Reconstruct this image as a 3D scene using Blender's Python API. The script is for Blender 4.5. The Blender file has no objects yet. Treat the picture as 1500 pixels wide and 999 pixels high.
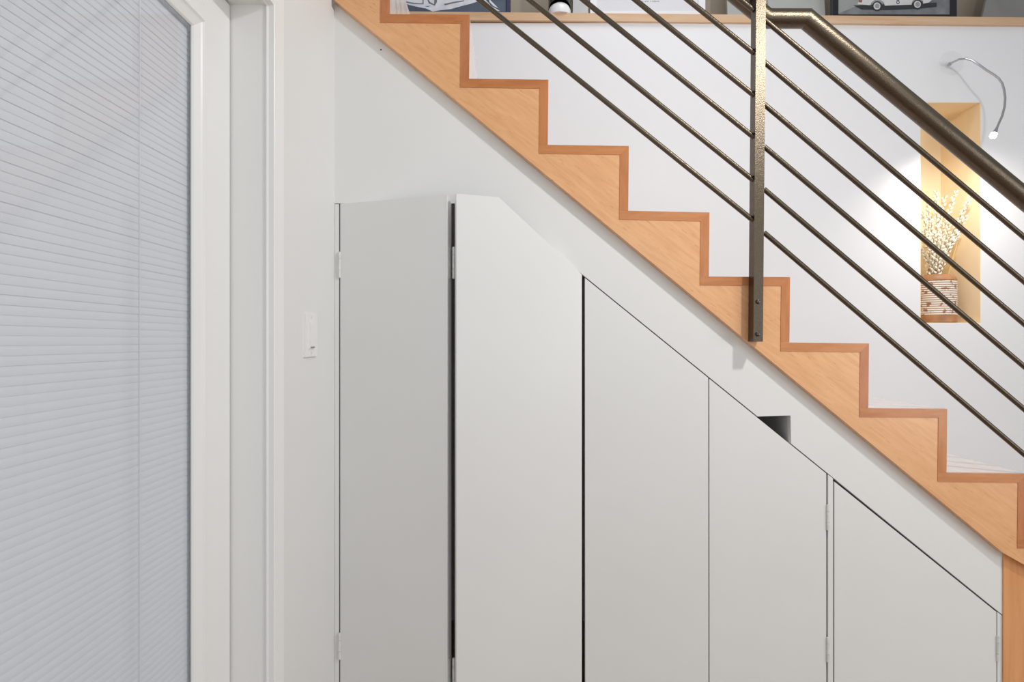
import bpy, bmesh, math, random
from mathutils import Vector, Matrix
random.seed(7)
S = bpy.context.scene
COL = S.collection
EYE = 1.33            # eye height above the floor, metres
F = 800.0             # focal length in pixels of the 1500 x 999 frame

# ------------------------------------------------------------------ camera, world, lights, exposure
cd = bpy.data.cameras.new('camera'); cam = bpy.data.objects.new('camera', cd); COL.objects.link(cam)
cam.location = (0, 0, EYE); cam.rotation_euler = (math.radians(90), 0, 0)
cd.sensor_width = 36.0; cd.lens = 36.0 * F / 1500.0; cd.clip_start = 0.02
S.camera = cam

W = bpy.data.worlds.new('world'); S.world = W; W.use_nodes = True
bg = W.node_tree.nodes['Background']
bg.inputs['Color'].default_value = (0.93, 0.97, 1.0, 1); bg.inputs['Strength'].default_value = 0.37

def area(name, loc, target, size, power, color=(1, 1, 1), size_y=None):
    l = bpy.data.lights.new(name, 'AREA'); l.energy = power; l.color = color; l.size = size
    if size_y: l.shape = 'RECTANGLE'; l.size_y = size_y
    else: l.shape = 'DISK'
    o = bpy.data.objects.new(name, l); COL.objects.link(o); o.location = loc
    o.rotation_euler = (Vector(target) - Vector(loc)).to_track_quat('-Z', 'Y').to_euler()
    return o
area('ceiling_downlight', (1.27, 0.55, 2.70), (0.7, 1.6, 1.2), 0.12, 18.0, (1.0, 0.98, 0.95))
area('side_fill', (3.5, -0.9, 1.4), (-0.5, 1.0, 0.9), 1.8, 34.0, (0.98, 0.99, 1.0), 1.6)  # added fill from the right to brighten the left wall and door
area('rear_fill', (1.0, -3.2, 1.7), (0.6, 1.6, 1.4), 2.4, 22.0, (0.96, 0.98, 1.0), 1.9)  # unseen broad light added behind the camera for directional contrast
area('stairwell_light', (0.6, 1.75, 3.9), (0.8, 2.55, 2.0), 0.9, 9.0, (0.95, 0.97, 1.0))

S.view_settings.view_transform = 'Standard'; S.view_settings.look = 'None'
S.view_settings.gamma = 1.0; S.view_settings.use_curve_mapping = False
S.view_settings.exposure = 0.0

# ------------------------------------------------------------------ helpers
def P(px, py, Y):
    return Vector(((px - 750) / F * Y, Y, EYE + (499.5 - py) / F * Y))

ROOTLOC = {}
def rootloc(o):
    while o.parent: o = o.parent
    return Vector(o.location)
def obj(name, bm, mat, parent=None, loc=None, kind=None, smooth=False, label=None):
    """world-space bmesh -> ONE mesh object"""
    off = rootloc(parent) if parent else (Vector(loc) if loc else Vector((0, 0, 0)))
    bmesh.ops.recalc_face_normals(bm, faces=bm.faces)
    for v in bm.verts: v.co -= off
    me = bpy.data.meshes.new(name); bm.to_mesh(me); bm.free()
    if mat: me.materials.append(mat)
    if smooth:
        for p in me.polygons: p.use_smooth = True
        me.set_sharp_from_angle(angle=math.radians(32))
    o = bpy.data.objects.new(name, me); COL.objects.link(o)
    if parent: o.parent = parent
    elif loc: o.location = loc
    if kind: o['kind'] = kind
    if label: o['label'] = label
    return o
def tag(o, label, cat, group=None):
    o['label'] = label; o['category'] = cat
    if group: o['group'] = group
    return o
def thing(name, loc, label, cat, group=None):
    o = bpy.data.objects.new(name, None); COL.objects.link(o); o.location = loc
    o.empty_display_size = 0.05
    return tag(o, label, cat, group)
def struct(name, bm, mat, **k): return obj(name, bm, mat, kind='structure', **k)

def prism(bm, pts, ext):
    """closed polygon (world points) extruded by vector ext"""
    ext = Vector(ext)
    a = [bm.verts.new(p) for p in pts]; b = [bm.verts.new(Vector(p) + ext) for p in pts]
    n = len(pts); fs = [bm.faces.new(a), bm.faces.new(b[::-1])]
    for i in range(n): fs.append(bm.faces.new((a[i], b[i], b[(i + 1) % n], a[(i + 1) % n])))
    return fs
def ppx(bm, px, Y0, Y1, Yref=None):
    Yr = Yref or Y0
    pts = [P(x, y, Yr) for x, y in px]
    for p in pts: p.y = Y0
    return prism(bm, pts, (0, Y1 - Y0, 0))
def box(bm, x0, x1, y0, y1, z0, z1):
    return prism(bm, [Vector(p) for p in ((x0, y0, z0), (x1, y0, z0), (x1, y1, z0), (x0, y1, z0))], (0, 0, z1 - z0))
def bev(bm, w=0.0015, seg=2):
    es = [e for e in bm.edges if len(e.link_faces) == 2 and e.calc_face_angle(0) > 0.5]
    bmesh.ops.bevel(bm, geom=es, offset=w, segments=seg, profile=0.5, affect='EDGES', clamp_overlap=True)
    return bm
def tube(bm, pts, r, n=14, caps=True, radii=None):
    pts = [Vector(p) for p in pts]; rings = []
    up = Vector((0, 1, 0))
    for i, p in enumerate(pts):
        if i == 0: d = (pts[1] - p).normalized(); k = 1
        elif i == len(pts) - 1: d = (p - pts[i - 1]).normalized(); k = 1
        else:
            d0 = (p - pts[i - 1]).normalized(); d1 = (pts[i + 1] - p).normalized(); d = (d0 + d1).normalized()
            k = 1 / max(0.5, d.dot(d0))
        u = up if abs(d.dot(up)) < 0.95 else Vector((1, 0, 0))
        s = d.cross(u).normalized(); t = s.cross(d).normalized()
        rr = radii[i] if radii else r
        rings.append([bm.verts.new(p + (s * math.cos(a) * k + t * math.sin(a)) * rr) for a in [2 * math.pi * j / n for j in range(n)]])
    for a, b in zip(rings, rings[1:]):
        for j in range(n): bm.faces.new((a[j], a[(j + 1) % n], b[(j + 1) % n], b[j]))
    if caps: bm.faces.new(rings[0][::-1]); bm.faces.new(rings[-1])
def lathe(bm, cx, cy, prof, n=32):
    rings = []
    for r, z in prof:
        rings.append([bm.verts.new((cx + r * math.cos(2 * math.pi * j / n), cy + r * math.sin(2 * math.pi * j / n), z)) for j in range(n)])
    for a, b in zip(rings, rings[1:]):
        for j in range(n): bm.faces.new((a[j], a[(j + 1) % n], b[(j + 1) % n], b[j]))
    bm.faces.new(rings[0][::-1]); bm.faces.new(rings[-1])
def ellipsoid(bm, c, axis, a, b, sub=1):
    q = Vector(axis).to_track_quat('Z', 'Y').to_matrix().to_4x4()
    m = Matrix.Translation(c) @ q @ Matrix.Diagonal((b, b, a, 1))
    bmesh.ops.create_icosphere(bm, subdivisions=sub, radius=1.0, matrix=m)
def NB(): return bmesh.new()
def rings_frame(bm, corners_at, prof, sides=(0, 1, 2, 3)):
    """corners_at(inset, height) -> 4 world corners; prof = list of (inset, height); mitred frame"""
    R = [[bm.verts.new(c) for c in corners_at(w, h)] for w, h in prof]
    for a, b in zip(R, R[1:] + R[:1]):
        for j in sides: bm.faces.new((a[j], a[(j + 1) % 4], b[(j + 1) % 4], b[j]))

# ------------------------------------------------------------------ materials
def nodes(m): return m.node_tree.nodes, m.node_tree.links
def mat(name, col, rough=0.5, metal=0.0, spec=0.5, coat=0.0, noise=None, bump=None, var=0.0, vscale=4.0):
    """principled with optional soft colour variation (var) and fine bump (scale, strength)"""
    m = bpy.data.materials.new(name); m.use_nodes = True
    N, L = nodes(m); b = N['Principled BSDF']
    b.inputs['Base Color'].default_value = (*col, 1); b.inputs['Roughness'].default_value = rough
    b.inputs['Metallic'].default_value = metal; b.inputs['Specular IOR Level'].default_value = spec
    b.inputs['Coat Weight'].default_value = coat; b.inputs['Coat Roughness'].default_value = 0.12
    tc = N.new('ShaderNodeTexCoord')
    if var:
        n = N.new('ShaderNodeTexNoise'); n.inputs['Scale'].default_value = vscale; n.inputs['Detail'].default_value = 4
        L.new(tc.outputs['Object'], n.inputs['Vector'])
        r = N.new('ShaderNodeValToRGB'); r.color_ramp.elements[0].position = 0.3; r.color_ramp.elements[1].position = 0.7
        r.color_ramp.elements[0].color = (*[c * (1 - var) for c in col], 1); r.color_ramp.elements[1].color = (*[min(1, c * (1 + var)) for c in col], 1)
        L.new(n.outputs['Fac'], r.inputs['Fac']); L.new(r.outputs['Color'], b.inputs['Base Color'])
    if bump:
        n2 = N.new('ShaderNodeTexNoise'); n2.inputs['Scale'].default_value = bump[0]; n2.inputs['Detail'].default_value = 3
        L.new(tc.outputs['Object'], n2.inputs['Vector'])
        bp = N.new('ShaderNodeBump'); bp.inputs['Strength'].default_value = bump[1]; bp.inputs['Distance'].default_value = 0.002
        L.new(n2.outputs['Fac'], bp.inputs['Height']); L.new(bp.outputs['Normal'], b.inputs['Normal'])
    return m
def wood(name, dark, mid, light, angle=0.0, axis='Y', scale=(3, 3, 40), rough=0.35, coat=0.25, seed=0.0, fleck=0.6):
    """long-grain timber: noise stretched along the grain, plus fleck lines"""
    m = bpy.data.materials.new(name); m.use_nodes = True
    N, L = nodes(m); b = N['Principled BSDF']
    b.inputs['Roughness'].default_value = rough; b.inputs['Coat Weight'].default_value = coat; b.inputs['Coat Roughness'].default_value = 0.15
    tc = N.new('ShaderNodeTexCoord'); mp = N.new('ShaderNodeMapping'); mp.vector_type = 'POINT'
    mp.inputs['Location'].default_value = (seed, seed * 1.7, seed * 0.6)
    rot = {'Y': (0, angle, 0), 'X': (angle, 0, 0), 'Z': (0, 0, angle)}[axis]
    mp.inputs['Rotation'].default_value = rot
    mp2 = N.new('ShaderNodeMapping'); mp2.inputs['Scale'].default_value = scale
    L.new(tc.outputs['Object'], mp.inputs['Vector']); L.new(mp.outputs['Vector'], mp2.inputs['Vector'])
    n = N.new('ShaderNodeTexNoise'); n.inputs['Scale'].default_value = 1.0; n.inputs['Detail'].default_value = 6; n.inputs['Roughness'].default_value = 0.6
    n.inputs['Distortion'].default_value = 0.6
    L.new(mp2.outputs['Vector'], n.inputs['Vector'])
    r = N.new('ShaderNodeValToRGB'); e = r.color_ramp.elements
    e[0].position = 0.28; e[0].color = (*dark, 1); e[1].position = 0.72; e[1].color = (*light, 1)
    k = e.new(0.5); k.color = (*mid, 1)
    L.new(n.outputs['Fac'], r.inputs['Fac'])
    # dark flecks along the grain
    mp3 = N.new('ShaderNodeMapping'); mp3.inputs['Scale'].default_value = tuple(s * 3.1 for s in scale)
    L.new(mp.outputs['Vector'], mp3.inputs['Vector'])
    n2 = N.new('ShaderNodeTexNoise'); n2.inputs['Scale'].default_value = 1.3; n2.inputs['Detail'].default_value = 2
    L.new(mp3.outputs['Vector'], n2.inputs['Vector'])
    r2 = N.new('ShaderNodeValToRGB'); r2.color_ramp.elements[0].position = 0.66; r2.color_ramp.elements[1].position = 0.80
    r2.color_ramp.elements[0].color = (1, 1, 1, 1); r2.color_ramp.elements[1].color = (0.72, 0.62, 0.55, 1)
    L.new(n2.outputs['Fac'], r2.inputs['Fac'])
    mx = N.new('ShaderNodeMix'); mx.data_type = 'RGBA'; mx.blend_type = 'MULTIPLY'; mx.inputs['Factor'].default_value = fleck
    L.new(r.outputs['Color'], mx.inputs['A']); L.new(r2.outputs['Color'], mx.inputs['B'])
    L.new(mx.outputs['Result'], b.inputs['Base Color'])
    return m

M = {}
M['wall'] = mat('wall_paint', (0.80, 0.80, 0.79), 0.5, bump=(60, 0.06), var=0.012, vscale=3)
M['stairwall'] = mat('stairwell_wall_paint', (0.83, 0.83, 0.85), 0.55, bump=(60, 0.06), var=0.01, vscale=3)
M['door'] = mat('semi_gloss_door_paint', (0.87, 0.87, 0.86), 0.3, bump=(45, 0.08), var=0.012, vscale=2)
M['closet'] = mat('closet_door_paint', (0.80, 0.80, 0.79), 0.38, bump=(45, 0.06), var=0.015, vscale=2.5)
M['hinge'] = mat('painted_hinge', (0.72, 0.72, 0.70), 0.35, var=0.1, vscale=60)
M['beige'] = mat('beige_wall_paint', (0.50, 0.43, 0.34), 0.6, var=0.05, vscale=3)
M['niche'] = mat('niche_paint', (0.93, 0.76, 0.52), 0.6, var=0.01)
M['floor'] = wood('floor_oak', (0.30, 0.20, 0.13), (0.38, 0.26, 0.17), (0.46, 0.33, 0.22), scale=(1.5, 12, 12), axis='Z')
M['maple'] = wood('maple_face', (0.72, 0.36, 0.16), (0.80, 0.425, 0.20), (0.86, 0.48, 0.24), angle=-math.radians(36), axis='Y', scale=(9, 9, 75), fleck=1.0)
M['tread'] = wood('maple_tread_sheen', (0.84, 0.66, 0.58), (0.87, 0.74, 0.68), (0.89, 0.79, 0.74), axis='Y', scale=(45, 1.0, 45), rough=0.22, coat=0.6, fleck=0.3)  # white wall's reflection put into the pale base colour, risers too
M['trimA'] = wood('cherry_edge_band', (0.45, 0.155, 0.046), (0.53, 0.195, 0.061), (0.59, 0.235, 0.08), scale=(9, 9, 60))
M['trimB_deep'] = wood('cherry_edge_band_deep', (0.46, 0.155, 0.05), (0.52, 0.19, 0.07), (0.58, 0.225, 0.09), scale=(40, 9, 9), seed=8)
M['trimA_pale'] = wood('cherry_edge_band_pale', (0.50, 0.19, 0.057), (0.58, 0.23, 0.075), (0.65, 0.27, 0.098), scale=(9, 9, 60), seed=6)
M['trimB'] = wood('cherry_edge_band_upright', (0.48, 0.172, 0.05), (0.555, 0.21, 0.066), (0.62, 0.25, 0.088), scale=(60, 9, 9), seed=3)
M['panelwood'] = wood('maple_end_panel', (0.64, 0.28, 0.10), (0.73, 0.335, 0.13), (0.80, 0.39, 0.165), scale=(40, 6, 3), seed=5)
M['ledge'] = wood('ledge_timber', (0.60, 0.36, 0.20), (0.66, 0.44, 0.27), (0.70, 0.52, 0.38), scale=(2.2, 9, 30), seed=2)
M['bronze'] = mat('hammered_bronze_metal', (0.125, 0.10, 0.072), 0.33, metal=0.92, bump=(330, 0.32), var=0.12, vscale=300)
M['bolt'] = mat('dark_bolt', (0.10, 0.09, 0.09), 0.3, metal=0.9)
M['dark'] = mat('dark_hole', (0.02, 0.02, 0.02), 0.8)
M['slat'] = mat('blind_slat', (0.76, 0.77, 0.80), 0.4, var=0.02)
M['plastic'] = mat('white_switch_plastic', (0.86, 0.86, 0.85), 0.25)
M['steel'] = mat('brushed_steel', (0.50, 0.50, 0.52), 0.3, metal=0.9)
M['black'] = mat('black_frame_lacquer', (0.010, 0.010, 0.014), 0.35)
M['navy'] = mat('navy_frame_lacquer', (0.035, 0.04, 0.09), 0.35)
M['whiteframe'] = mat('white_frame_lacquer', (0.80, 0.80, 0.82), 0.35)
M['paper'] = mat('white_print_paper', (0.70, 0.70, 0.74), 0.6)
M['slate'] = mat('slate_print', (0.085, 0.11, 0.15), 0.4, var=0.15, vscale=12)
M['foil'] = mat('white_print_ink', (0.72, 0.74, 0.80), 0.4, var=0.12, vscale=25)
M['greyink'] = mat('grey_print_ink', (0.16, 0.18, 0.21), 0.4)
M['asphalt'] = mat('asphalt_print', (0.17, 0.18, 0.19), 0.5, var=0.3, vscale=14)
M['fog'] = mat('misty_grey_print', (0.30, 0.31, 0.31), 0.5, var=0.1, vscale=8)
M['carwhite'] = mat('car_print_white', (0.62, 0.62, 0.63), 0.5, var=0.08, vscale=20)
M['carblack'] = mat('car_print_black', (0.03, 0.03, 0.035), 0.5)
M['carred'] = mat('car_print_red', (0.26, 0.09, 0.10), 0.5)
M['cargrey'] = mat('car_print_grey', (0.30, 0.30, 0.31), 0.5)
M['greypanel'] = mat('lit_wall_grey', (0.42, 0.43, 0.42), 0.5, var=0.06, vscale=5)  # tone of a differently lit wall stretch, put on a stand-in board
M['greyboard'] = mat('mid_grey_board', (0.24, 0.235, 0.23), 0.4, var=0.12, vscale=6)
M['boxgrey'] = mat('pale_grey_card', (0.52, 0.52, 0.52), 0.5, var=0.06, vscale=14)
M['ceramic'] = mat('white_ceramic', (0.86, 0.86, 0.88), 0.25)
M['darkglass'] = mat('smoky_black_glass', (0.012, 0.014, 0.016), 0.08, coat=0.5)
M['vasebrown'] = mat('brown_vase_clay', (0.42, 0.20, 0.09), 0.5, var=0.25, vscale=20)
M['vasecoil'] = mat('cream_vase_coil', (0.82, 0.76, 0.68), 0.6, var=0.2, vscale=45)
_cn, _cl = nodes(M['vasecoil'])
for _n in _cn:
    if _n.bl_idname == 'ShaderNodeValToRGB':      # cream coils with scattered brown weave marks
        _n.color_ramp.elements[0].position = 0.36; _n.color_ramp.elements[1].position = 0.44; _n.color_ramp.elements[0].color = (0.34, 0.17, 0.09, 1); _n.color_ramp.elements[1].color = (0.86, 0.82, 0.76, 1)
M['stem'] = mat('willow_twig_bark', (0.42, 0.25, 0.11), 0.7, var=0.25, vscale=40)
M['straw'] = mat('straw_blade', (0.70, 0.48, 0.20), 0.6, var=0.1)
M['bud'] = mat('cream_catkin', (0.92, 0.87, 0.74), 0.9, var=0.12, vscale=60)

def glass_mat(name, tint=(1, 1, 1), base=0.04, edge=0.5):
    m = bpy.data.materials.new(name); m.use_nodes = True
    N, L = nodes(m); N.remove(N['Principled BSDF'])
    t = N.new('ShaderNodeBsdfTransparent'); t.inputs['Color'].default_value = (*tint, 1)
    g = N.new('ShaderNodeBsdfGlossy'); g.inputs['Roughness'].default_value = 0.03
    f = N.new('ShaderNodeFresnel'); f.inputs['IOR'].default_value = 1.45
    ge = N.new('ShaderNodeNewGeometry'); iv = N.new('ShaderNodeMath'); iv.operation = 'SUBTRACT'; iv.inputs[0].default_value = 1.0
    L.new(ge.outputs['Backfacing'], iv.inputs[1])      # only the outer faces of the pane mirror (no false total reflection inside)
    ml = N.new('ShaderNodeMath'); ml.operation = 'MULTIPLY'; L.new(f.outputs['Fac'], ml.inputs[0]); L.new(iv.outputs[0], ml.inputs[1])
    mx = N.new('ShaderNodeMixShader'); L.new(ml.outputs[0], mx.inputs['Fac'])
    L.new(t.outputs['BSDF'], mx.inputs[1]); L.new(g.outputs['BSDF'], mx.inputs[2])
    L.new(mx.outputs['Shader'], N['Material Output'].inputs['Surface'])
    return m
M['glass'] = glass_mat('clear_door_glass', (0.97, 0.98, 0.99))
M['acrylic'] = glass_mat('clear_acrylic', (0.995, 0.995, 0.995))
mm = bpy.data.materials.new('lit_bulb'); mm.use_nodes = True
bb = mm.node_tree.nodes['Principled BSDF']; bb.inputs['Emission Color'].default_value = (1, 0.95, 0.88, 1); bb.inputs['Emission Strength'].default_value = 14
M['bulb'] = mm

# ------------------------------------------------------------------ setting: floor and walls
YW = 1.60      # face of the closet wall
YS = 1.576     # face of the stair side (stringer)
YB = 2.60      # stairwell wall with the niche
b = NB(); box(b, -0.66, 3.8, -3.4, 3.2, -0.05, 0.0); struct('floor', b, M['floor'])

# left wall with the door opening (y,z outline)
JY, DH = 1.161, EYE + 0.7147        # far jamb face, door head height
b = NB(); prism(b, [Vector((-0.66, y, z)) for y, z in ((-3.4, 0), (0.30, 0), (0.30, DH + 0.02), (JY + 0.02, DH + 0.02), (JY + 0.02, 0), (YW, 0), (YW, 2.295), (YS - 0.002, 2.295), (YS - 0.002, 3.4), (-3.4, 3.4))], (0.14, 0, 0))
struct('wall_left', b, M['wall'])
# jamb lining
b = NB()
box(b, -0.66, -0.5065, JY, JY + 0.02, 0, DH + 0.02); box(b, -0.66, -0.5065, 0.30, 0.32, 0, DH + 0.02); box(b, -0.66, -0.5065, 0.32, JY, DH, DH + 0.02)
tube(b, [(-0.5205, JY - 0.0005, 0), (-0.5205, JY - 0.0005, DH)], 0.003, 8)
tube(b, [(-0.5205, 0.32, DH - 0.0005), (-0.5205, JY, DH - 0.0005)], 0.003, 8)
trim1 = struct('trim_1', b, M['door'])
# casing on the wall face around the opening
b = NB()
def cas(w, h):
    return [Vector((-0.52 + h, 0.318 - w, 0.0)), Vector((-0.52 + h, 0.318 - w, DH + 0.002 + w)), Vector((-0.52 + h, JY + 0.002 + w, DH + 0.002 + w)), Vector((-0.52 + h, JY + 0.002 + w, 0.0))]
rings_frame(b, cas, [(0.0, -0.002), (0.0, 0.0125), (0.002, 0.0142), (0.006, 0.0142), (0.009, 0.0125), (0.050, 0.0135), (0.053, 0.012), (0.053, -0.002)], sides=(0, 1, 2))
struct('trim_2', b, M['door'])

# glazed door
dx0, dx1 = -0.638, -0.598
GY0, GY1, GZ0, GZ1 = 0.445, 1.063, 0.22, EYE + 0.625     # opening between stiles and rails
gap = 0.004
b = NB(); prism(b, [Vector((dx0, y, z)) for y, z in ((GY1, GZ0), (JY - gap, 0.01), (JY - gap, DH - gap), (GY1, GZ1))], (dx1 - dx0, 0, 0)); bev(b, 0.0008, 1)
droot = bpy.data.objects.new('door_1', None); COL.objects.link(droot); droot['kind'] = 'structure'; droot.location = (-0.618, JY, 0)
obj('stile', b, M['door'], droot)
b = NB(); prism(b, [Vector((dx0, y, z)) for y, z in ((GY0, GZ0), (0.324, 0.01), (0.324, DH - gap), (GY0, GZ1))], (dx1 - dx0, 0, 0)); bev(b, 0.0008, 1); obj('stile', b, M['door'], droot)
b = NB(); prism(b, [Vector((dx0, y, z)) for y, z in ((0.324, DH - gap), (JY - gap, DH - gap), (GY1, GZ1), (GY0, GZ1))], (dx1 - dx0, 0, 0)); obj('rail', b, M['door'], droot)
b = NB(); prism(b, [Vector((dx0, y, z)) for y, z in ((0.324, 0.01), (JY - gap, 0.01), (GY1, GZ0), (GY0, GZ0))], (dx1 - dx0, 0, 0)); obj('rail', b, M['door'], droot)
b = NB()
def bead(w, h):
    return [Vector((dx1 + h, GY0 + w, GZ0 + w)), Vector((dx1 + h, GY0 + w, GZ1 - w)), Vector((dx1 + h, GY1 - w, GZ1 - w)), Vector((dx1 + h, GY1 - w, GZ0 + w))]
rings_frame(b, bead, [(-0.002, -0.030), (-0.002, 0.0), (0.000, 0.004), (0.006, 0.0045), (0.009, 0.001), (0.012, -0.001), (0.018, -0.004), (0.024, -0.007), (0.026, -0.010), (0.026, -0.012)])
obj('glass_bead', b, M['door'], droot)
for gx in (-0.6115, -0.6335):
    b = NB(); box(b, gx, gx + 0.003, GY0 + 0.001, GY1 - 0.001, GZ0 + 0.001, GZ1 - 0.001); obj('glass_pane', b, M['glass'], droot)

# blind hung behind the door glass: every slat its own mesh object sharing data
blind = thing('window_blind', (-0.620, 0.75, GZ0 + 0.012), 'pale grey horizontal slat blind closed between the glass panes of the white door', 'blind')
sp = 0.0125; n_sl = int((GZ1 - 0.03 - GZ0 - 0.012) / sp) + 1
def slat_bm(z):
    b = NB(); pr = []
    for i in range(6):
        t = i / 5 - 0.5
        a = math.radians(85)
        bow = 0.0009 * (1 - (2 * t) ** 2)
        pr.append((-0.620 + 0.0155 * t * math.cos(a) * -1 + bow * math.sin(a), z + 0.0155 * t * math.sin(a) + bow * math.cos(a)))
    A = [b.verts.new((x, GY0 + 0.003, zz)) for x, zz in pr]; B = [b.verts.new((x, GY1 - 0.003, zz)) for x, zz in pr]
    for i in range(5): b.faces.new((A[i], A[i + 1], B[i + 1], B[i]))
    return b
s0 = obj('slat', slat_bm(GZ0 + 0.012), M['slat'], blind, smooth=True)
for i in range(1, n_sl):
    c = s0.copy(); COL.objects.link(c); c.parent = blind; c.location = (random.uniform(-0.00015, 0.00015), 0, i * sp)
    c.rotation_euler = (random.uniform(-0.0010, 0.0010), 0, 0)
b = NB(); box(b, -0.626, -0.614, GY0 + 0.003, GY1 - 0.003, GZ1 - 0.024, GZ1 - 0.002); obj('headrail', b, M['slat'], blind)
for yy in (0.56, 0.905):
    b = NB(); tube(b, [(-0.6165, yy, GZ0 + 0.005), (-0.6165, yy, GZ1 - 0.022)], 0.0006, 6); obj('ladder_cord', b, M['slat'], blind)

# closet wall below the stairs (cut for the doors and the finger notch)
def diag(x): return 401 + 0.8105 * (x - 852)
SB = lambda x: 58 + 0.8265 * (x - 560)            # underside line of the stringer
b = NB()
ppx(b, [(489.9, SB(489.9) - 45), (489.9, 298), (725, 298), (852, diag(852)), (1110, diag(1110)), (1158, 608.5), (1159, diag(1159)), (1470, diag(1470)), (1486, diag(1486)), (1486, SB(1486) - 30)], YW, YW + 0.02)
wst = struct('wall_stair', b, M['wall'])
b = NB(); c = P(558, 73, YW); tube(b, [c + Vector((0, -0.0012, 0)), c + Vector((0, 0.004, 0))], 0.002, 8); obj('nail_hole', b, M['dark'], wst)

# stairwell wall with the niche opening, four pieces of one mesh around the hole
Rz = math.radians(-0.0)
NX0, NX1 = P(1348, 0, YB).x, P(1437, 0, YB).x
NZ0, NZ1 = P(0, 473.5, YB).z, P(0, 149.5, YB).z
LZ = P(0, 32.5, YB - 0.015).z                         # underside of the ledge at mid-frame
b = NB()
box(b, -1.2, NX0, YB, YB + 0.26, 0, LZ + 0.004); box(b, NX1, 3.8, YB, YB + 0.26, 0, LZ + 0.004)
box(b, NX0, NX1, YB, YB + 0.26, 0, NZ0); box(b, NX0, NX1, YB, YB + 0.26, NZ1, LZ + 0.004)
bmesh.ops.remove_doubles(b, verts=b.verts, dist=1e-5)
wb = struct('wall_back', b, M['stairwall'])
ND = 0.24
b = NB(); t_ = 0.003
for q in ((NX0, NX0 + t_, YB + 0.001, YB + ND, NZ0 + t_, NZ1 - t_), (NX1 - t_, NX1, YB + 0.001, YB + ND, NZ0 + t_, NZ1 - t_), (NX0, NX1, YB + 0.001, YB + ND, NZ1 - t_, NZ1), (NX0, NX1, YB + 0.001, YB + ND, NZ0, NZ0 + t_), (NX0, NX1, YB + ND, YB + ND + 0.015, NZ0, NZ1)):
    box(b, *q)
obj('niche_lining', b, M['niche'], wb)
# timber ledge on the half wall, and the far wall behind it
b = NB()
zl = lambda px, py: P(px, py, YB - 0.015).z
pts = [Vector((-1.2, YB - 0.015, zl(0, 14.5))), Vector((3.8, YB - 0.015, zl(0, 29.5))), Vector((3.8, YB - 0.015, zl(0, 29.5) - 0.037)), Vector((-1.2, YB - 0.015, zl(0, 14.5) - 0.037))]
prism(b, pts, (0, 0.275, 0)); bev(b, 0.002, 1)
struct('trim_3', b, M['ledge'])
def ledge_z(x): return zl(0, 14.5) + (zl(0, 29.5) - zl(0, 14.5)) * (x + 1.2) / 5.0
b = NB(); box(b, -1.2, 3.8, YB + 0.26, YB + 0.34, 0, 4.4); struct('wall_far', b, M['beige'])

# ------------------------------------------------------------------ staircase
stairs = thing('staircase', (0.7, 2.0, 0.0), 'maple staircase with cherry edged steps rising to the upper left', 'staircase')
xn = {0: 688, 1: 803.3, 2: 921, 3: 1039, 4: 1157, 5: 1272.5, 6: 1387, 7: 1503.5}
yn = {0: 21.8, 1: 117, 2: 214, 3: 311.3, 4: 406, 5: 503, 6: 599, 7: 694.2}
yi = {0: 20.8, 1: 115.5, 2: 212.3, 3: 308.6, 4: 405, 5: 501.6, 6: 598, 7: 692.7}
for k in (-1, -2, -3): xn[k] = 688 + 117 * k; yn[k] = 21.8 + 96 * k; yi[k] = 20.8 + 96 * k
for k in range(8, 12): xn[k] = 1503.5 + 116.5 * (k - 7); yn[k] = 694.2 + 96 * (k - 7); yi[k] = yn[k]
YFLOOR = 499.5 + EYE * F / YS
TH = 12.8
K = list(range(-2, 12))
YT = YS + 0.010
top = []
for k in K:
    xi = xn[k - 1] - 1.0; ynext = yi[k + 1] if k + 1 in yi else YFLOOR; last = k == 11
    xb = xn[k] - 1.0
    tt = [(xi - TH, yi[k]), (xn[k], yn[k]), (xn[k] - TH, yn[k] + TH), (xi - TH, yi[k] + TH)]
    rt = [(xn[k], yn[k]), (xb, ynext), (xb - TH, ynext), (xn[k] - TH, yn[k] + TH)]
    b = NB(); ppx(b, tt, YS - 0.0015, YT, YS); bev(b, 0.0006, 1); obj('tread_edge', b, M['trimA_pale' if k in (2, 3, 5, 7) else 'trimA'], stairs)
    b = NB(); ppx(b, rt, YS - 0.0015, YT, YS); bev(b, 0.0006, 1); obj('riser_edge', b, M['trimB_deep' if k in (-1, 0, 5, 7) else 'trimB'], stairs)
    b = NB(); ppx(b, tt, YT, YB - 0.0005, YS); obj('tread', b, M['tread'], stairs)
    b = NB(); ppx(b, rt, YT, YB - 0.0005, YS); obj('riser', b, M['tread'], stairs)
    top += [(xi - TH, yi[k] + TH), (xn[k] - TH, yn[k] + TH)]
top.append((xn[11] - TH - 1, YFLOOR - 0.5))
b = NB()
low = [(1560, YFLOOR - 0.5), (1560, 857), (1500, 827), (1470, SB(1470)), (440, SB(440)), (top[0][0], SB(440))]
ppx(b, top + low, YS, YW - 0.0005, YS); obj('stringer', b, M['maple'], stairs)
b = NB(); ppx(b, [(1470, SB(1470) + 0.6), (1500, 827.6), (1560, 857.6), (1560, YFLOOR - 0.5), (1470, YFLOOR - 0.5)], YW - 0.004, YW - 0.0005, YW - 0.004); bev(b, 0.0008, 1)
obj('end_panel', b, M['panelwood'], stairs)
# soffit closing the dark space at the upper left under the stairs
b = NB(); box(b, -0.54, -0.5202, YW + 0.001, YB - 0.001, 0.0, 2.15); struct('wall_closet', b, M['wall'])

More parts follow.
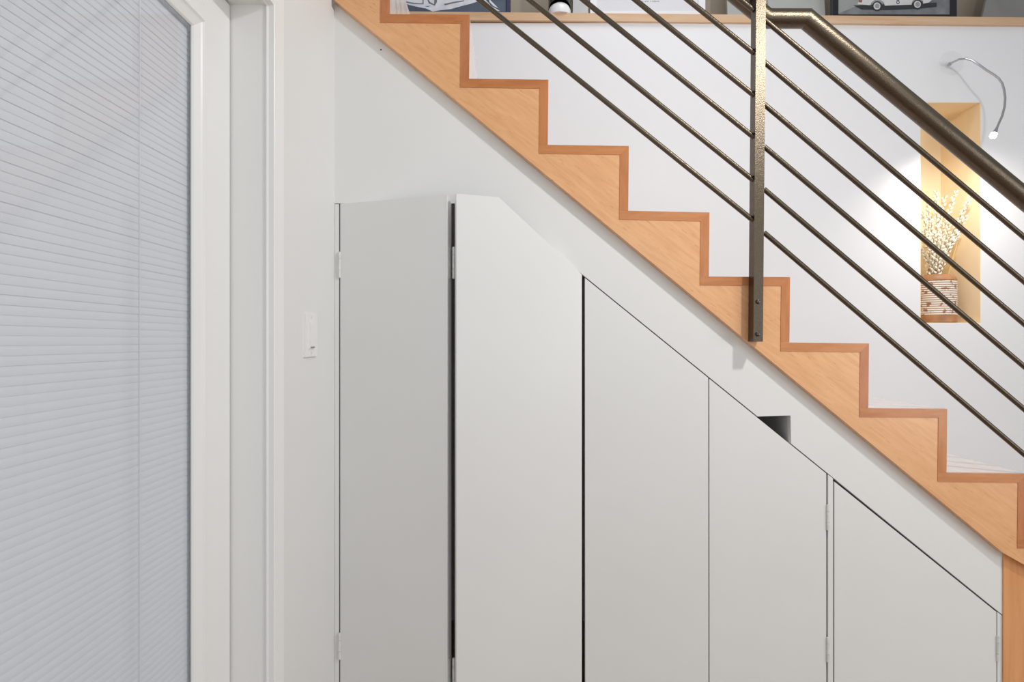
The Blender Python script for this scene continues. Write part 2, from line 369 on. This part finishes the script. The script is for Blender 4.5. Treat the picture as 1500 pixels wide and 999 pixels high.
# ------------------------------------------------------------------ closet under the stairs
closet = thing('understair_closet', (0.4, 1.61, 0.0), 'white flush closet doors under the staircase with sloping tops', 'closet')
ZB = 0.06
pyB = 499.5 + (EYE - ZB) * F / YW
TD = 0.020
def hinge(parent, x, z0, z1, y=None, r=0.0042):
    y = YW - 0.002 if y is None else y
    b = NB(); n = 3; cuts = [0, 0.31, 0.74, 1.0]
    for i in range(n):
        a = z0 + (z1 - z0) * cuts[i] + 0.0006; e = z0 + (z1 - z0) * cuts[i + 1] - 0.0006
        tube(b, [(x, y, a), (x, y, e)], r, 10)
    tube(b, [(x, y, z0 - 0.001), (x, y, z1 + 0.001)], r * 0.55, 8)
    return obj('hinge', b, M['hinge'], parent, smooth=True)
# stiles
def stile(x0, x1, ytop0, ytop1):
    b = NB(); ppx(b, [(x0, ytop0), (x1, ytop1), (x1, pyB), (x0, pyB)], YW + 0.001, YW + 0.021, YW); bev(b, 0.0008, 1)
    return obj('stile', b, M['closet'], closet)
stl = stile(490.2, 496.3, 299, 299)
stm = stile(1213.4, 1220.4, diag(1212.6) + 2.0, diag(1220.4) + 1)
strr = stile(1461.5, 1469.6, diag(1461.5) + 1.5, diag(1469.6) + 1.5)
# flat doors C, D, E
def flat(pxs, **k):
    b = NB(); ppx(b, pxs, YW, YW + TD, YW); bev(b, 0.0012, 2); return obj('closet_door', b, M['closet'], closet, **k)
g = 2.2
dC = flat([(857, diag(857) + g), (1037.4, diag(1037.4) + g), (1037.8, pyB), (857.5, pyB)], label='third closet door from the left')
dD = flat([(1039.2, diag(1039.2) + g), (1210.2, diag(1210.2) + g), (1210.2, pyB), (1039.6, pyB)], label='fourth closet door from the left below the finger notch')
dE = flat([(1222.4, diag(1222.4) + 4.4), (1459.4, diag(1459.4) + 3.0), (1459.4, pyB), (1222.4, pyB)], label='lowest closet door at the right end')
# the folding pair A and B standing out at their joint
A0 = Vector((P(498.4, 0, YW).x, YW, 0)); A1 = Vector((-0.1785, 1.503, 0))
B0 = Vector((-0.1515, 1.489, 0)); B1 = Vector((P(852.3, 0, YW).x, YW, 0))
ZT = P(0, 298.6, YW).z
def folded(p0, p1, prof, T, **k):
    """door standing on the line p0-p1; prof = list of (distance along, height); thickness T behind"""
    u = (p1 - p0).normalized(); nb = Vector((-u.y, u.x, 0))
    if nb.y < 0: nb = -nb
    b = NB(); prism(b, [p0 + u * s + Vector((0, 0, z)) for s, z in prof], nb * T); bev(b, 0.0022, 3)
    return obj('closet_door', b, M['closet'], closet, **k), u, nb
LA = (A1 - A0).length; LB = (B1 - B0).length
dA, uA, nA = folded(A0, A1, [(0, ZB), (LA, ZB), (LA, ZT), (0, ZT)], 0.030, label='leftmost closet door folded outwards')
sl = LB - 0.2535; zE = P(0, diag(852) + 1.0, YW).z
dB, uB, nB = folded(B0, B1, [(0, ZB), (LB, ZB), (LB, zE), (sl, ZT), (0, ZT)], 0.022, label='second closet door from the left, folded outwards, with a cut top corner')
# hinges on the left stile, between D and the middle stile, and at the right end
xh = P(497.6, 0, YW).x
for a, e in ((407, 369.5), (965, 927)): hinge(stl, xh, P(0, a, YW).z, P(0, e, YW).z)
xh = P(1212, 0, YW).x
for a, e in ((776, 739), (969, 933)): hinge(stm, xh, P(0, a, YW).z, P(0, e, YW).z)
xh = P(1460.8, 0, YW).x
hinge(strr, xh, P(0, 968, YW).z, P(0, 931, YW).z)
# hinges in the fold between A and B
for a, e in ((408, 362), (1009, 964)):
    yj = 1.515; xj = (664.6 - 750) / F * yj
    z0 = EYE + (499.5 - a) / F * yj; z1 = EYE + (499.5 - e) / F * yj
    h = hinge(dA, xj, z0, z1, yj, 0.004)
    b = NB(); c0 = A1 + nA * 0.010 + uA * 0.0006; c1 = A1 + nA * 0.027 + uA * 0.0006
    prism(b, [Vector((c0.x, c0.y, z0)), Vector((c1.x, c1.y, z0)), Vector((c1.x, c1.y, z1)), Vector((c0.x, c0.y, z1))], uA * 0.0015)
    obj('hinge_leaf', b, M['hinge'], dA)
# inside divider seen through the finger notch
b = NB(); xd = P(1159.5, 0, YW).x; box(b, xd, xd + 0.018, YW + 0.0215, YW + 0.34, 0.06, P(0, 606, YW).z); obj('divider', b, M['wall'], closet)

# ------------------------------------------------------------------ stair railing
rail = thing('stair_railing', (0.69, 1.556, 0.6), 'hammered bronze stair railing with six slanting rods and a round handrail', 'railing')
YP0, YP1 = 1.541, 1.5742
b = NB(); xa = lambda y: 1107.8 - 0.0085 * y
ppx(b, [(xa(-55), -55), (xa(-55) + 14.2, -55), (xa(500.5) + 14.0, 500.5), (xa(500.5), 500.5)], YP0, YP1, YP0); bev(b, 0.0012, 2)
post = obj('post', b, M['bronze'], rail)
for py in (442, 489.5):
    b = NB(); c = P(1110.3 if py < 460 else 1109.8, py, YP0)
    lathe_pts = [(0.0062, 0.0), (0.0062, -0.002), (0.0052, -0.0038), (0.003, -0.0048)]
    rg = [[b.verts.new((c.x + r * math.cos(a), YP0 + d - 0.0002, c.z + r * math.sin(a))) for a in [math.pi * 2 * j / 16 for j in range(16)]] for r, d in lathe_pts]
    for r0, r1 in zip(rg, rg[1:]):
        for j in range(16): b.faces.new((r0[j], r0[(j + 1) % 16], r1[(j + 1) % 16], r1[j]))
    b.faces.new(rg[0][::-1]); b.faces.new(rg[-1]); obj('bolt', b, M['bolt'], post, smooth=True)
# second post, further down past the frame
b = NB(); ppx(b, [(1795, 540), (1809, 540), (1809, 1075), (1795, 1075)], YP0, YP1, YP0); bev(b, 0.0012, 2); obj('post', b, M['bronze'], rail)
YR = 1.5580
L_ = [15, 77.5, 139.5, 201, 264.5, 323.5]; R_ = [30.5, 93, 155, 217, 279.5, 343]
Rs = [0.838, 0.845, 0.845, 0.846, 0.846, 0.853]
for i in range(6):
    s = 0.806
    b = NB(); tube(b, [P(483.5, L_[i] - s * (1104 - 483.5), YR), P(1104, L_[i], YR)], 0.0071, 16); obj('rod', b, M['bronze'], rail, smooth=True)
    b = NB(); tube(b, [P(1119, R_[i] - 2.5, YR), P(1802, R_[i] + Rs[i] * (1802 - 1122), YR)], 0.0071, 16); obj('rod', b, M['bronze'], rail, smooth=True)
YH = 1.607
b = NB()
hp = [(492, 26.2 - 0.82 * 629.5), (1121.5, 26.2), (1126, 27.2), (1181, 27.4), (1830, 27.4 + 0.8245 * 649)]
tube(b, [P(x, y, YH) for x, y in hp], 0.0265, 28); obj('handrail', b, M['bronze'], rail, smooth=True)
# short arms that carry the handrail behind the posts
b = NB(); tube(b, [P(1115, 16, 1.565), P(1117, 16, YH - 0.01)], 0.008, 12); obj('handrail_arm', b, M['bronze'], rail, smooth=True)
b = NB(); tube(b, [P(1802, 549, 1.565), P(1802, 540, YH)], 0.008, 12); obj('handrail_arm', b, M['bronze'], rail, smooth=True)
b = NB(); tube(b, [P(1124.3, 18, 1.60), P(1124.3, -30, 1.60)], 0.0022, 8); obj('upright_pin', b, M['steel'], rail, smooth=True)

# ------------------------------------------------------------------ light switch on the left wall
def WL(px, py, X):                     # point on a plane parallel to the left wall
    Y = X * F / (px - 750); return Vector((X, Y, EYE + (499.5 - py) / F * Y))
ys0, ys1 = WL(444.2, 500, -0.52).y, WL(461.8, 500, -0.52).y
zs0, zs1 = WL(444.2, 523, -0.52).z, WL(444.2, 460.5, -0.52).z + 0.003
sw = thing('light_switch', (-0.52, (ys0 + ys1) / 2, zs0), 'white dimmer switch plate on the wall beside the glass door', 'switch')
b = NB(); box(b, -0.5202, -0.5145, ys0, ys1, zs0, zs1); bev(b, 0.002, 2); obj('plate', b, M['plastic'], sw)
ym = (ys0 + ys1) / 2; zm = (zs0 + zs1) / 2
b = NB(); box(b, -0.5146, -0.5115, ym - 0.0165, ym + 0.0165, zm - 0.033, zm + 0.033); bev(b, 0.0012, 2); obj('paddle', b, M['plastic'], sw)
b = NB(); box(b, -0.5118, -0.5095, ym - 0.013, ym + 0.010, zm - 0.0325, zm - 0.029); obj('slider', b, M['greyboard'], sw)
for dz in (-0.046, 0.046):
    b = NB(); tube(b, [(-0.5147, ym, zm + dz), (-0.5138, ym, zm + dz)], 0.003, 10); obj('screw', b, M['hinge'], sw)

# ------------------------------------------------------------------ niche: lamp, vase, twigs
HL = P(1452.5, 204, 2.33)
lamp = thing('niche_lamp', tuple(P(1393, 93, 2.6)), 'thin gooseneck spotlight on a clear disc above the wall niche', 'lamp')
c = P(1393, 93, YB)
b = NB()
rg = [[b.verts.new((c.x + r * math.cos(a), YB - d, c.z + r * math.sin(a))) for a in [math.pi * 2 * j / 40 for j in range(40)]] for r, d in ((0.056, 0.0003), (0.056, 0.006), (0.054, 0.008), (0.012, 0.008))]
for r0, r1 in zip(rg, rg[1:]):
    for j in range(40): b.faces.new((r0[j], r0[(j + 1) % 40], r1[(j + 1) % 40], r1[j]))
b.faces.new(rg[0][::-1]); b.faces.new(rg[-1]); obj('wall_disc', b, M['acrylic'], lamp, smooth=True)
b = NB(); tube(b, [P(1391.5, 93.5, YB - 0.0085), P(1391.5, 93.5, YB - 0.03)], 0.008, 12); obj('stem_socket', b, M['steel'], lamp, smooth=True)
gn = [(1391.5, 93.5, 2.572), (1397, 90.5, 2.548), (1405, 87, 2.518), (1415, 86, 2.488), (1424, 88.5, 2.468), (1434, 95, 2.448), (1446, 103.5, 2.43), (1456, 109.5, 2.416), (1463, 115, 2.403), (1468, 122, 2.392), (1471, 132, 2.38), (1472.4, 144, 2.369), (1471.4, 157, 2.36), (1468, 170, 2.351), (1463.5, 180, 2.344), (1460, 188, 2.338)]
b = NB(); tube(b, [P(*p) for p in gn], 0.0045, 10); obj('gooseneck', b, M['steel'], lamp, smooth=True)
d = (P(1376, 400, 2.68) - HL).normalized()
e0 = P(1460.5, 187, 2.338); dd = (HL - e0).normalized()
b = NB(); tube(b, [e0, e0 + dd * 0.02, e0 + dd * 0.034], 0.01, 14, radii=[0.005, 0.008, 0.014]); obj('lamp_head', b, M['steel'], lamp, smooth=True)
b = NB(); ellipsoid(b, e0 + dd * 0.043, dd, 0.013, 0.013, 2); obj('bulb', b, M['bulb'], lamp, smooth=True)
sl_ = bpy.data.lights.new('niche_spot', 'SPOT'); sl_.energy = 11.5; sl_.color = (1.0, 0.95, 0.87); sl_.spot_size = math.radians(150); sl_.spot_blend = 1.0; sl_.shadow_soft_size = 0.012
so = bpy.data.objects.new('niche_spot', sl_); COL.objects.link(so); so.location = e0 + dd * 0.064
so.rotation_euler = (P(1392, 420, 2.70) - so.location).to_track_quat('-Z', 'Y').to_euler()

VC = (P(1395, 0, 2.715).x - 0.088, 2.715); vz0 = NZ0 + t_ ; sc = 2.715 / F
vase = thing('woven_vase', (VC[0], VC[1], vz0), 'squat cream ribbed vase with brown rim and base in the wall niche', 'vase')
zz = lambda py: EYE + (499.5 - py) * sc
zb, zt1, zt2 = zz(462.5), zz(413), zz(403)
b = NB(); lathe(b, *VC, [(0.080, vz0), (0.089, vz0 + 0.004), (0.090, zb), (0.086, zb + 0.001)], 40); obj('base', b, M['vasebrown'], vase, smooth=True)
b = NB(); lathe(b, *VC, [(0.0865, zb), (0.0865, zt1)], 40); obj('body', b, M['vasebrown'], vase, smooth=True)
nr = 16; h = (zt1 - zb) / nr
b = NB()
for i in range(nr):
    z0 = zb + h * i
    lathe(b, *VC, [(0.0862, z0 + h * 0.14), (0.0884, z0 + h * 0.26), (0.0892, z0 + h * 0.5), (0.0884, z0 + h * 0.74), (0.0862, z0 + h * 0.86)], 40)
obj('coil_band', b, M['vasecoil'], vase, smooth=True, kind='stuff')
b = NB(); lathe(b, *VC, [(0.0865, zt1), (0.0885, zt1 + 0.003), (0.0875, zt1 + 0.009), (0.083, zt1 + 0.018), (0.074, zt2 - 0.006), (0.062, zt2 - 0.001), (0.056, zt2), (0.050, zt2 - 0.03)], 40); obj('rim', b, M['vasebrown'], vase, smooth=True)

tips = [(1371, 279, 2.66), (1358, 296, 2.68), (1384, 287, 2.70), (1401, 278, 2.68), (1425, 283, 2.59), (1416, 316, 2.62), (1351, 310, 2.66), (1377, 318, 2.72), (1391, 326, 2.69), (1409, 338, 2.64), (1364, 322, 2.69), (1353, 338, 2.64), (1381, 345, 2.65), (1396, 350, 2.70), (1359, 356, 2.70), (1369, 340, 2.63), (1349, 365, 2.70), (1375, 362, 2.68)]
for i, (px, py, Y) in enumerate(tips):
    tip = P(px, py, Y); base = Vector((VC[0] + random.uniform(-0.03, 0.035), VC[1] + random.uniform(-0.03, 0.03), zt2 - 0.025))
    tip.x = max(NX0 + 0.02, min(NX1 - 0.02, tip.x))
    mid = base.lerp(tip, 0.5) + Vector((random.uniform(-0.008, 0.008), random.uniform(-0.006, 0.006), 0.02))
    pts = []
    for k in range(9):
        t = k / 8; pts.append(base * (1 - t) ** 2 + mid * 2 * t * (1 - t) + tip * t * t)
    lab = 'dry pussy willow twig with cream buds standing in the ribbed vase'; grp = 'pussy willow twigs in the niche vase'
    if i == 4: lab = 'pussy willow twig leaning furthest right out of the ribbed vase'; grp = None
    if i == 3: lab = 'tallest pussy willow twig, right of the corner line behind the ribbed vase'; grp = None
    if i == 0: lab = 'tall pussy willow twig left of the corner line behind the ribbed vase'; grp = None
    if i == 5: lab = 'second pussy willow twig from the right in the ribbed vase'; grp = None
    tw = thing('willow_twig', tuple(base), lab, 'twig', grp)
    b = NB(); tube(b, pts, 0.002, 6, radii=[0.0022 - 0.0013 * k / 8 for k in range(9)]); obj('stem', b, M['stem'], tw, smooth=True)
    b = NB(); nb = int(10 + 85 * (tip - base).length)
    for q in range(nb):
        t = 0.10 + 0.88 * q / (nb - 1); f = t * 8; a = int(min(7, f)); p = pts[a].lerp(pts[a + 1], f - a); ax = (pts[a + 1] - pts[a]).normalized()
        th = q * 2.4 + random.uniform(-0.4, 0.4); side = Vector((math.cos(th), math.sin(th) * 0.8, 0.25)).normalized()
        ellipsoid(b, p + side * 0.0075, ax * 0.8 + side * 0.5, random.uniform(0.0075, 0.0098), random.uniform(0.0048, 0.0062), 1)
    obj('bud', b, M['bud'], tw, smooth=True, kind='stuff')
b = NB(); p0 = Vector((VC[0] + 0.045, VC[1] - 0.02, zt2 - 0.02)); p1 = P(1403, 352, 2.66)
tube(b, [p0, p0.lerp(p1, 0.5), p1], 0.004, 8, radii=[0.0045, 0.004, 0.002]); 
tag(obj('straw_stalk', b, M['straw'], None, loc=tuple(p0)), 'bare straw coloured stalk leaning right from the ribbed vase', 'stalk')

# ------------------------------------------------------------------ things on the ledge
YL = 2.640
def lx(px, Y=YL): return P(px, 0, Y).x
def lz(py, Y=YL): return P(0, py, Y).z
def picture(name, px0, px1, h, fw, fd, fm, pm, label, cat, lean=0.0, Y=YL, mat_w=0.0, mat_m=None):
    x0, x1 = lx(px0, Y), lx(px1, Y); z0 = ledge_z((x0 + x1) / 2) + 0.001
    root = thing(name, ((x0 + x1) / 2, Y, z0), label, cat)
    def cf(w, hh):
        return [Vector((x0 + w, Y - hh, z0 + w)), Vector((x0 + w, Y - hh, z0 + h - w)), Vector((x1 - w, Y - hh, z0 + h - w)), Vector((x1 - w, Y - hh, z0 + w))]
    b = NB(); rings_frame(b, cf, [(0, 0), (0, fd - 0.001), (0.001, fd), (fw - 0.002, fd), (fw, fd - 0.004), (fw, 0)]); obj('frame', b, fm, root)
    b = NB(); box(b, x0 + fw * 0.5, x1 - fw * 0.5, Y - fd + 0.006, Y - 0.001, z0 + fw * 0.5, z0 + h - fw * 0.5); pr = obj('print', b, pm, root)
    root.rotation_euler = (-lean, 0, 0)
    return root, pr, (x0, x1, z0, Y - fd + 0.006)
def ink(root_print, polys, m, Yp, lift, name):
    b = NB()
    for poly in polys:
        pts = [P(x, y, Yp) for x, y in poly]
        for p in pts: p.y = Yp - lift
        prism(b, pts, (0, 0.0004, 0))
    return obj(name, b, m, root_print)
def disc(cx, cy, rx, ry=None, n=20): ry = ry or rx; return [(cx + rx * math.cos(2 * math.pi * j / n), cy + ry * math.sin(2 * math.pi * j / n)) for j in range(n)]

# dark picture with white folds, left
r1, p1_, (x0, x1, z0, Yp) = picture('framed_picture', 556, 748, 0.42, 0.022, 0.02, M['navy'], M['slate'], 'navy framed dark picture with crumpled white shapes, leftmost on the ledge', 'picture')
ink(p1_, [[(575, -40), (575, -6), (588, 3), (600, 7.5), (613, 10.5), (624, 12.5), (634, 17), (645, 15), (660, 13.5), (676, 9), (690, 5.5), (703, 1), (712, -12), (700, -45), (640, -60)],
          [(704, -3), (712, 0.5), (720, 9), (733, 16.5), (724, 15), (714, 8), (707, 3)], [(716, -2), (722, 4), (730, 12), (723, 9), (717, 3)]], M['foil'], Yp, 0.0006, 'white_shape')
ink(p1_, [[(594, 2), (607, 4.5), (619, 5.2), (619, -8), (620.5, -8), (620.5, 6.5), (606, 6), (595, 4)], [(624, -6), (630, 3), (636, 6.5), (637, -10), (641, -10), (640, 3), (637, 8.5), (628, 5)],
          [(650, 6), (664, 3), (680, 0.5), (680, 2), (664, 5), (652, 8)], [(622, 9), (632, 8.8), (626, 10.2)]], M['greyink'], Yp, 0.0012, 'grey_fold')
# bottle: smoky glass sleeve over a white dome foot
cx = lx(819.5, 2.625)
bt = thing('dome_bottle', (cx, 2.625, ledge_z(cx)), 'black glass bottle with white domed base standing on the ledge', 'bottle')
zb0 = ledge_z(cx) + 0.0005; zv = lambda py: P(0, py, 2.625).z
b = NB(); lathe(b, cx, 2.625, [(0.053, zb0), (0.055, zb0 + 0.006), (0.0535, zv(17)), (0.048, zv(13)), (0.036, zv(9.5)), (0.020, zv(7.8)), (0.004, zv(7.3))], 32); obj('dome_base', b, M['ceramic'], bt, smooth=True)
b = NB()
n = 32; prof = [(0.0538, zv(16.5)), (0.0538, zv(-60)), (0.030, zv(-75)), (0.018, zv(-90)), (0.018, zv(-120))]
# sleeve whose lower edge rises at the front over the dome
low = []
rr = []
for j in range(n):
    a = 2 * math.pi * j / n; fr = max(0, -math.sin(a))
    low.append(b.verts.new((cx + 0.0538 * math.cos(a), 2.625 + 0.0538 * math.sin(a), zv(16.5) + (zv(8) - zv(16.5)) * fr ** 0.8)))
rr.append(low)
for r, z in prof[1:]: rr.append([b.verts.new((cx + r * math.cos(2 * math.pi * j / n), 2.625 + r * math.sin(2 * math.pi * j / n), z)) for j in range(n)])
for a, c in zip(rr, rr[1:]):
    for j in range(n): b.faces.new((a[j], a[(j + 1) % n], c[(j + 1) % n], c[j]))
b.faces.new(rr[-1]); obj('glass_sleeve', b, M['darkglass'], bt, smooth=True)
# pale grey box between bottle and poster
b = NB(); x0 = lx(838.5); x1 = lx(861); zbx = ledge_z(x0); box(b, x0, x1, 2.62, 2.70, zbx + 0.0005, zbx + 0.20); bev(b, 0.002, 1)
tag(obj('card_box', b, M['boxgrey'], None, loc=((x0 + x1) / 2, 2.66, zbx)), 'slim pale grey box on the ledge beside the black bottle', 'box')
# white framed poster with a tiny grey caption
r2, p2_, (x0, x1, z0, Yp) = picture('framed_poster', 863.5, 1031, 0.50, 0.034, 0.022, M['whiteframe'], M['paper'], 'white framed poster with one tiny grey caption line on the ledge', 'poster')
caps = []
x = 938.0
while x < 965:
    w = random.uniform(0.7, 1.5); hh = random.uniform(1.0, 1.8)
    caps.append([(x, 2.6 - hh), (x + w, 2.6 - hh), (x + w, 2.6), (x, 2.6)]); x += w + 0.55 + (1.6 if random.random() < 0.2 else 0)
ink(p2_, caps, M['cargrey'], Yp, 0.0006, 'caption_marks')['kind'] = 'stuff'
# pale board standing in for a differently lit wall stretch, black framed car picture, grey board at the right
x0, x1 = lx(1070), lx(1215); zq = ledge_z((x0 + x1) / 2)
b = NB(); prism(b, [Vector((x0, 2.67, zq + 0.001)), Vector((x1, 2.67, zq + 0.001)), Vector((x1, 2.71, zq + 0.42)), Vector((x0, 2.71, zq + 0.42))], (0, 0.014, 0)); bev(b, 0.001, 1)
tag(obj('grey_board', b, M['greypanel'], None, loc=((x0 + x1) / 2, 2.67, zq)), 'plain pale grey board standing in for differently lit wall between poster and car picture', 'board')
r3, p3_, (x0, x1, z0, Yp) = picture('framed_picture', 1216, 1397, 0.40, 0.030, 0.02, M['black'], M['asphalt'], 'black framed photograph of a white racing car numbered 8 on the ledge', 'picture')
ink(p3_, [[(1223, -60), (1390, -60), (1390, -2), (1340, 3), (1262, 6), (1223, 22)]], M['fog'], Yp, 0.0004, 'misty_background')
body = [(1256, 6.5), (1258, 1), (1257, -6), (1262, -14), (1276, -18), (1288, -31), (1318, -33), (1334, -19), (1352, -15), (1362, -8), (1364, 1), (1360, 4), (1352, 5.5), (1352, 2), (1348, -2.5), (1340, -2.5), (1336, 2), (1335, 7), (1296, 8.5), (1294, 3), (1289, 0.3), (1281, 0.3), (1276, 4), (1275, 7.8)]
ink(p3_, [[(1250, 8), (1372, 4), (1372, 10), (1345, 13), (1300, 15), (1262, 14)]], M['carblack'], Yp, 0.0008, 'car_shadow')
ink(p3_, [body], M['carwhite'], Yp, 0.0012, 'car_body')
ink(p3_, [[(1281, -18.5), (1290, -28), (1302, -29.5), (1302, -19)], [(1305, -19), (1305, -29.5), (1317, -30), (1328, -19.5)]], M['carblack'], Yp, 0.0016, 'car_window')
ink(p3_, [[(1258, 0), (1263, 0.5), (1262, 4), (1257.5, 3.5)], [(1261, -2.4), (1300, -2.4), (1300, -0.3), (1261, -0.3)]], M['carred'], Yp, 0.0016, 'car_stripe')
ink(p3_, [[(1312, -6.5), (1318, -6.5), (1318, 7), (1312, 7.4)]], M['paper'], Yp, 0.0016, 'number_panel')
for cxw, cyw in ((1284.8, 9.2), (1344, 6.8)):
    ink(p3_, [disc(cxw, cyw, 7.2)], M['carblack'], Yp, 0.0020, 'car_tyre')
    ink(p3_, [disc(cxw - 0.6, cyw, 5.0, 5.2)], M['carwhite'], Yp, 0.0024, 'car_wheel')
    ink(p3_, [disc(cxw - 0.4, cyw, 3.5)], M['cargrey'], Yp, 0.0028, 'car_hub')
fc = bpy.data.curves.new('number', 'FONT'); fc.body = '8'; fc.size = 1.0; fc.extrude = 0.0
fo = bpy.data.objects.new('number', fc); COL.objects.link(fo)
bpy.context.view_layer.update()
me = bpy.data.meshes.new_from_object(fo.evaluated_get(bpy.context.evaluated_depsgraph_get()))
COL.objects.unlink(fo); bpy.data.objects.remove(fo)
xs = [v.co.x for v in me.vertices]; ysv = [v.co.y for v in me.vertices]
tl = P(1312.6, -3.2, Yp); br = P(1317.4, 6.6, Yp)
b = NB(); b.from_mesh(me)
for v in b.verts:
    u = (v.co.x - min(xs)) / (max(xs) - min(xs)); w = (v.co.y - min(ysv)) / (max(ysv) - min(ysv))
    v.co = Vector((tl.x + (br.x - tl.x) * u, Yp - 0.0020, br.z + (tl.z - br.z) * w))
obj('number', b, M['carblack'], p3_)
x0, x1 = lx(1441), lx(1620); zq = ledge_z((x0 + x1) / 2)
b = NB(); prism(b, [Vector((x0, 2.66, zq + 0.001)), Vector((x1, 2.66, zq + 0.001)), Vector((x1, 2.71, zq + 0.45)), Vector((x0 + 0.14, 2.71, zq + 0.45))], (0, 0.012, 0)); bev(b, 0.001, 1)
tag(obj('grey_board', b, M['greyboard'], None, loc=((x0 + x1) / 2, 2.66, zq)), 'grey board with a slanting edge at the right end of the ledge', 'board')
